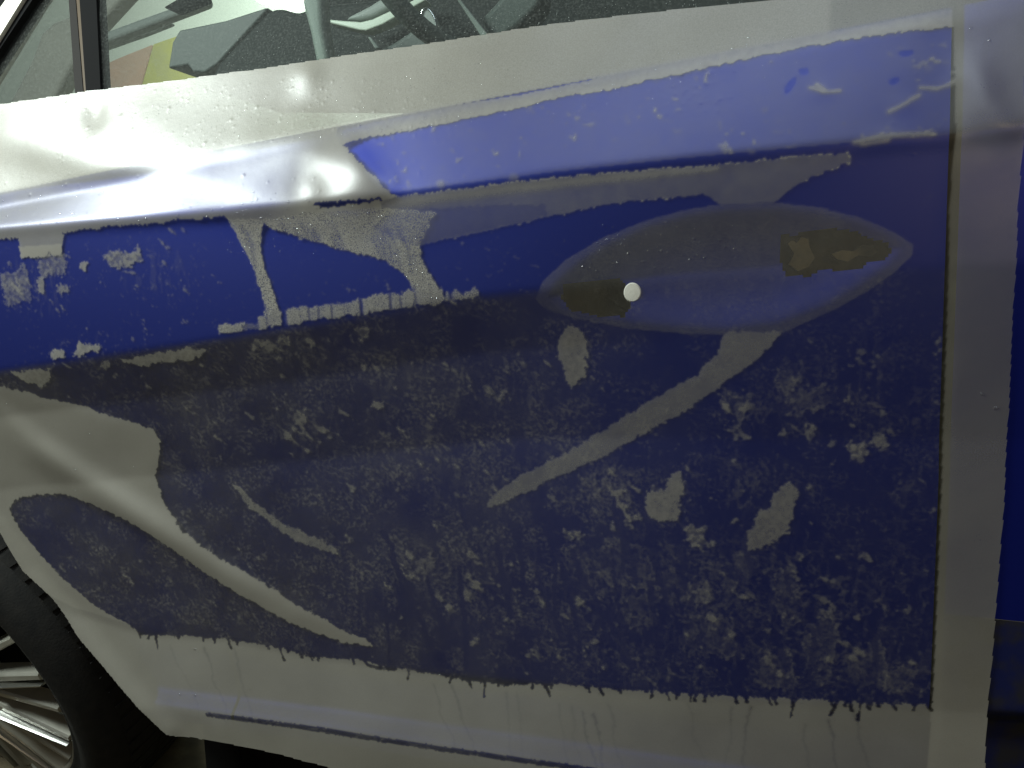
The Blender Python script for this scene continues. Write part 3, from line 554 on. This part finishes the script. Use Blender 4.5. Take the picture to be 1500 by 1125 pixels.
# cabin seen through the glass
def cab(name, pts, Y, th, mt, parent=None):
    o = child(slab(name, pts, Y, th, mt), parent); b = o.modifiers.new('soft_edges', 'BEVEL'); b.width = min(.012, th*.4); b.segments = 4; b.limit_method = 'ANGLE'; b.angle_limit = R(25)
    o.data.polygons.foreach_set('use_smooth', np.ones(len(o.data.polygons), dtype=bool)); w2 = o.modifiers.new('normals', 'WEIGHTED_NORMAL'); w2.keep_sharp = False; return o
cab('far_windscreen_pillar', [(8, 160), (45, 88), (60, 48), (78, 32), (98, 25), (190, -60), (230, -60), (140, 38), (104, 95), (66, 165)], 1.15, .06, M['pillar_in'])
dash = cab('dashboard', [(300, 130), (318, 92), (392, 14), (410, 10), (432, 18), (470, 6), (640, -10), (760, -20), (900, -20), (900, 130)], .52, .25, M['interior'])
cab('dashboard_top', [(246, 100), (252, 62), (262, 44), (330, 30), (392, 10), (388, 18), (318, 94), (300, 106), (282, 105), (275, 95)], .60, .10, M['trim_mid'])
cab('windscreen_rail', [(143, 50), (230, 18), (300, -6), (300, 6), (232, 32), (143, 66)], 1.05, .04, M['trim_grey'])
cab('wiper_arm', [(144, 70), (210, 46), (250, 32), (250, 36), (212, 51), (144, 75)], 1.30, .02, M['trim_grey'])
cab('rear_view_mirror', [(238, 10), (262, -4), (300, -8), (300, 0), (255, 18)], .85, .03, M['black'])
sw = empty('steering_wheel', at(700, -60, .34)); sw = child(sw); sw.location = at(700, -60, .34)
c0 = Vector(at(640, -75, .36)); axis = Vector((.78, -.40, .30)).normalized(); a_ = axis.orthogonal().normalized(); b_ = axis.cross(a_)
tube('rim', [c0+(a_*math.cos(q)+b_*math.sin(q))*.155 for q in np.linspace(0, 2*math.pi, 49)[:-1]], .0135, M['trim_mid'], None, 14, True)
rim = bpy.data.objects['rim']; child(rim, None)
rim.name = 'steering_wheel_rim'; bpy.data.objects.remove(sw)
cab('dash_column', [(440, 0), (446, -20), (470, -20), (474, 40), (482, 84), (480, 95), (462, 95), (452, 45)], .30, .03, M['trim_grey'])
cab('dash_trim_strip', [(480, 28), (500, 30), (528, 32), (545, 28), (618, -6), (624, 0), (560, 36), (536, 45), (526, 44), (480, 33)], .44, .03, M['trim_light'])
cab('dash_screen', [(503, 27), (540, 8), (575, -14), (616, -12), (545, 26), (527, 30)], .46, .02, M['trim_grey'])
cab('column_shroud', [(545, 78), (575, 62), (596, 48), (606, 40), (616, 46), (622, 52), (650, 62), (650, 90), (545, 95)], .42, .05, M['trim_mid'])
cab('thin_rod', [(663, -10), (667, -10), (716, 52), (716, 60), (709, 60)], .28, .008, M['trim_grey'])
cab('short_rod', [(538, 54), (542, 53), (556, 70), (550, 72)], .40, .008, M['trim_grey'])
cab('seat_bolster', [(702, 26), (716, 14), (740, -14), (800, -20), (790, 10), (760, 40), (730, 60), (714, 50)], .30, .06, M['trim_mid'])
c0 = at(629, 36, .415); v = []; f = []
pt = [np.array(at(629+13*math.cos(q)*.86+9*math.sin(q)*.30, 36+23*math.sin(q)+5*math.cos(q), .415)) for q in np.linspace(0, 2*math.pi, 33)[:-1]]
vent = child(prism('round_vent', pt, [p+np.array([0, .02, 0]) for p in pt], M['trim_grey']))
ring = tube('vent_ring', [p+np.array([0, -.002, 0]) for p in pt], .0013, M['chrome'], None, 8, True); child(ring, vent)
seat = cab('driver_seat', [(760, 140), (790, -10), (830, -40), (1250, -80), (1350, -60), (1400, 140)], .42, .16, M['interior'])
cab('cabin_liner', [(455, 140), (470, -60), (1600, -160), (1600, 140)], 1.0, .03, M['interior'])
sp = []
for k in range(420):
    px = random.uniform(330, 1100); py = 108-(px-330)*.115-random.expovariate(1/26)
    p = on_glass(px, py, .0055); sp.append((p, (0, -.92, .39), random.uniform(.00018, .00045)))
o = drops('glass_specks', sp, None, mat('pale_specks', (.40, .44, .40), .5)); child(o, door)

# ------------------------------------------------------------------ front wheel, steered
KW = 1.13; wc = Vector(CAM)+(Vector((-.836, .042, .242))-Vector(CAM))*KW; a, b = -.19, -.285
wn = Vector((math.sin(a)*math.cos(b), -math.cos(a)*math.cos(b), math.sin(b))); wu = wn.cross(Vector((0, 0, 1))).normalized(); ww_ = wu.cross(wn)
wheel = empty('front_wheel', wc); child(wheel)
def wp(r_, q, h): return wc+((wu*math.cos(q)+ww_*math.sin(q))*r_+wn*h)*KW
def lathe(name, prof, mt, parent, n=120):
    v = [wp(r_, 2*math.pi*i/n, h) for i in range(n) for r_, h in prof]; m_ = len(prof); f = []
    for i in range(n):
        for j in range(m_-1): f.append((i*m_+j, i*m_+j+1, ((i+1) % n)*m_+j+1, ((i+1) % n)*m_+j))
    return child(link(name, mesh(name, v, f), mt, None, True), parent)
tyre = lathe('tyre', [(.214, -.01), (.218, .004), (.224, .006), (.232, .004), (.240, .012), (.262, .018), (.280, .012), (.293, .000), (.300, -.016), (.302, -.04), (.302, -.17), (.29, -.20), (.22, -.2)], M['rubber'], wheel)
v = []; f = []
for i in range(76):                                # shoulder blocks of the tread
    q0 = 2*math.pi*i/76; q1 = q0+2*math.pi/76*.68
    for r0, h0, r1, h1, lft in ((.3020, -.018, .3020, -.060, .0010), (.3020, -.066, .3020, -.105, .0010)):
        k0 = len(v)
        for (r_, h_) in ((r0, h0), (r1, h1)):
            for q in (q0, q1):
                for l_ in (-.003, lft): v.append(wp(r_+l_, q, h_+l_*.5))
        f += [tuple(k0+j for j in g) for g in ((1, 3, 7, 5), (0, 1, 5, 4), (2, 6, 7, 3), (0, 2, 3, 1), (4, 5, 7, 6))]
tag(child(link('tread_blocks', mesh('tread_blocks', v, f), M['rubber']), wheel), kind='stuff')
rimo = lathe('rim', [(.205, -.09), (.208, -.02), (.2105, .000), (.2175, .0035), (.220, .001), (.221, -.006), (.214, -.012)], M['alloy'], wheel)
lathe('brake_disc', [(.02, -.085), (.15, -.085), (.152, -.10), (.2, -.11)], M['black'], wheel)
def spoke(q0, q1, r0, r1, w0, w1, mt, dz=0):
    A = wp(r0, q0, .022+dz); B = wp(r1, q1, .0025+dz); t_ = (B-A).normalized(); s_ = t_.cross(wn).normalized(); v = []
    for P, w_ in ((A, w0), (B, w1)): v += [P-s_*w_-wn*.022, P-s_*w_*.85-wn*.0, P-s_*w_*.5+wn*.003, P+s_*w_*.5+wn*.003, P+s_*w_*.85, P+s_*w_-wn*.022]
    f = [(i, i+1, i+7, i+6) for i in range(5)]+[(5, 0, 6, 11), (0, 5, 4, 3, 2, 1), (6, 7, 8, 9, 10, 11)]
    return child(link('spoke', mesh('spoke', v, f), mt), wheel)
for i in range(11):
    q = 2*math.pi*(i+.35)/11
    spoke(q-.10, q-.13, .05, .212, .011, .0075, M['alloy']); spoke(q+.07, q+.15, .05, .212, .010, .0065, M['alloy'])
    spoke(q-.045, q-.075, .10, .2115, .002, .0015, M['alloy_bright'], .004)
lathe('hub_cap', [(.001, .032), (.03, .030), (.045, .024), (.055, .01), (.06, -.02)], M['alloy'], wheel, 48)
P_ = [on(px, py)+np.array([0, .10, 0]) for px, py in ((-500, 560), (-60, 640), (60, 740), (160, 860), (240, 960), (320, 1040), (340, 1300))]
v = []; f = []
for p in P_: v += [p+np.array([0, -.065, 0]), p+np.array([0, .25, .0])]
for i in range(len(P_)-1): f.append((2*i, 2*i+1, 2*i+3, 2*i+2))
child(link('wheel_arch_liner', mesh('wheel_arch_liner', v, f), M['black'], None, True))

# ------------------------------------------------------------------ setting
fl_ = link('floor', mesh('floor', [(-4, -3, -.06), (3, -3, -.06), (3, 3.2, -.06), (-4, 3.2, -.06)], [(0, 1, 2, 3)]), M['floor']); tag(fl_, kind='structure')
wl = link('wall', mesh('wall', [(-5, 3.2, -.06), (3, 3.2, -.06), (3, 3.2, 3.2), (-5, 3.2, 3.2)], [(0, 1, 2, 3)]), M['wall']); tag(wl, kind='structure')
def sheet(name, pts, mt, label):
    o = slab(name, pts, 3.17, .015, mt); return tag(o, label, 'poster')
sheet('poster', [(146, 150), (152, 96), (170, 87), (222, 66), (198, 150)], M['red'], 'faded red poster on the far wall, seen through the side window')
sheet('poster', [(201, 150), (225, 65), (285, 44), (285, 150)], M['yellow'], 'faded yellow poster on the far wall, seen through the side window')
lp = slab('lamp_reflection', [(370, -12), (452, -16), (450, 4), (432, 14), (416, 12), (410, 6), (376, 2)], 3.0, .05, M['lamp']); tag(lp, 'bright white lamp reflection at the top of the side window, made as a glowing slab', 'lamp')  # glowing slab stands in for a lamp's reflection in the glass
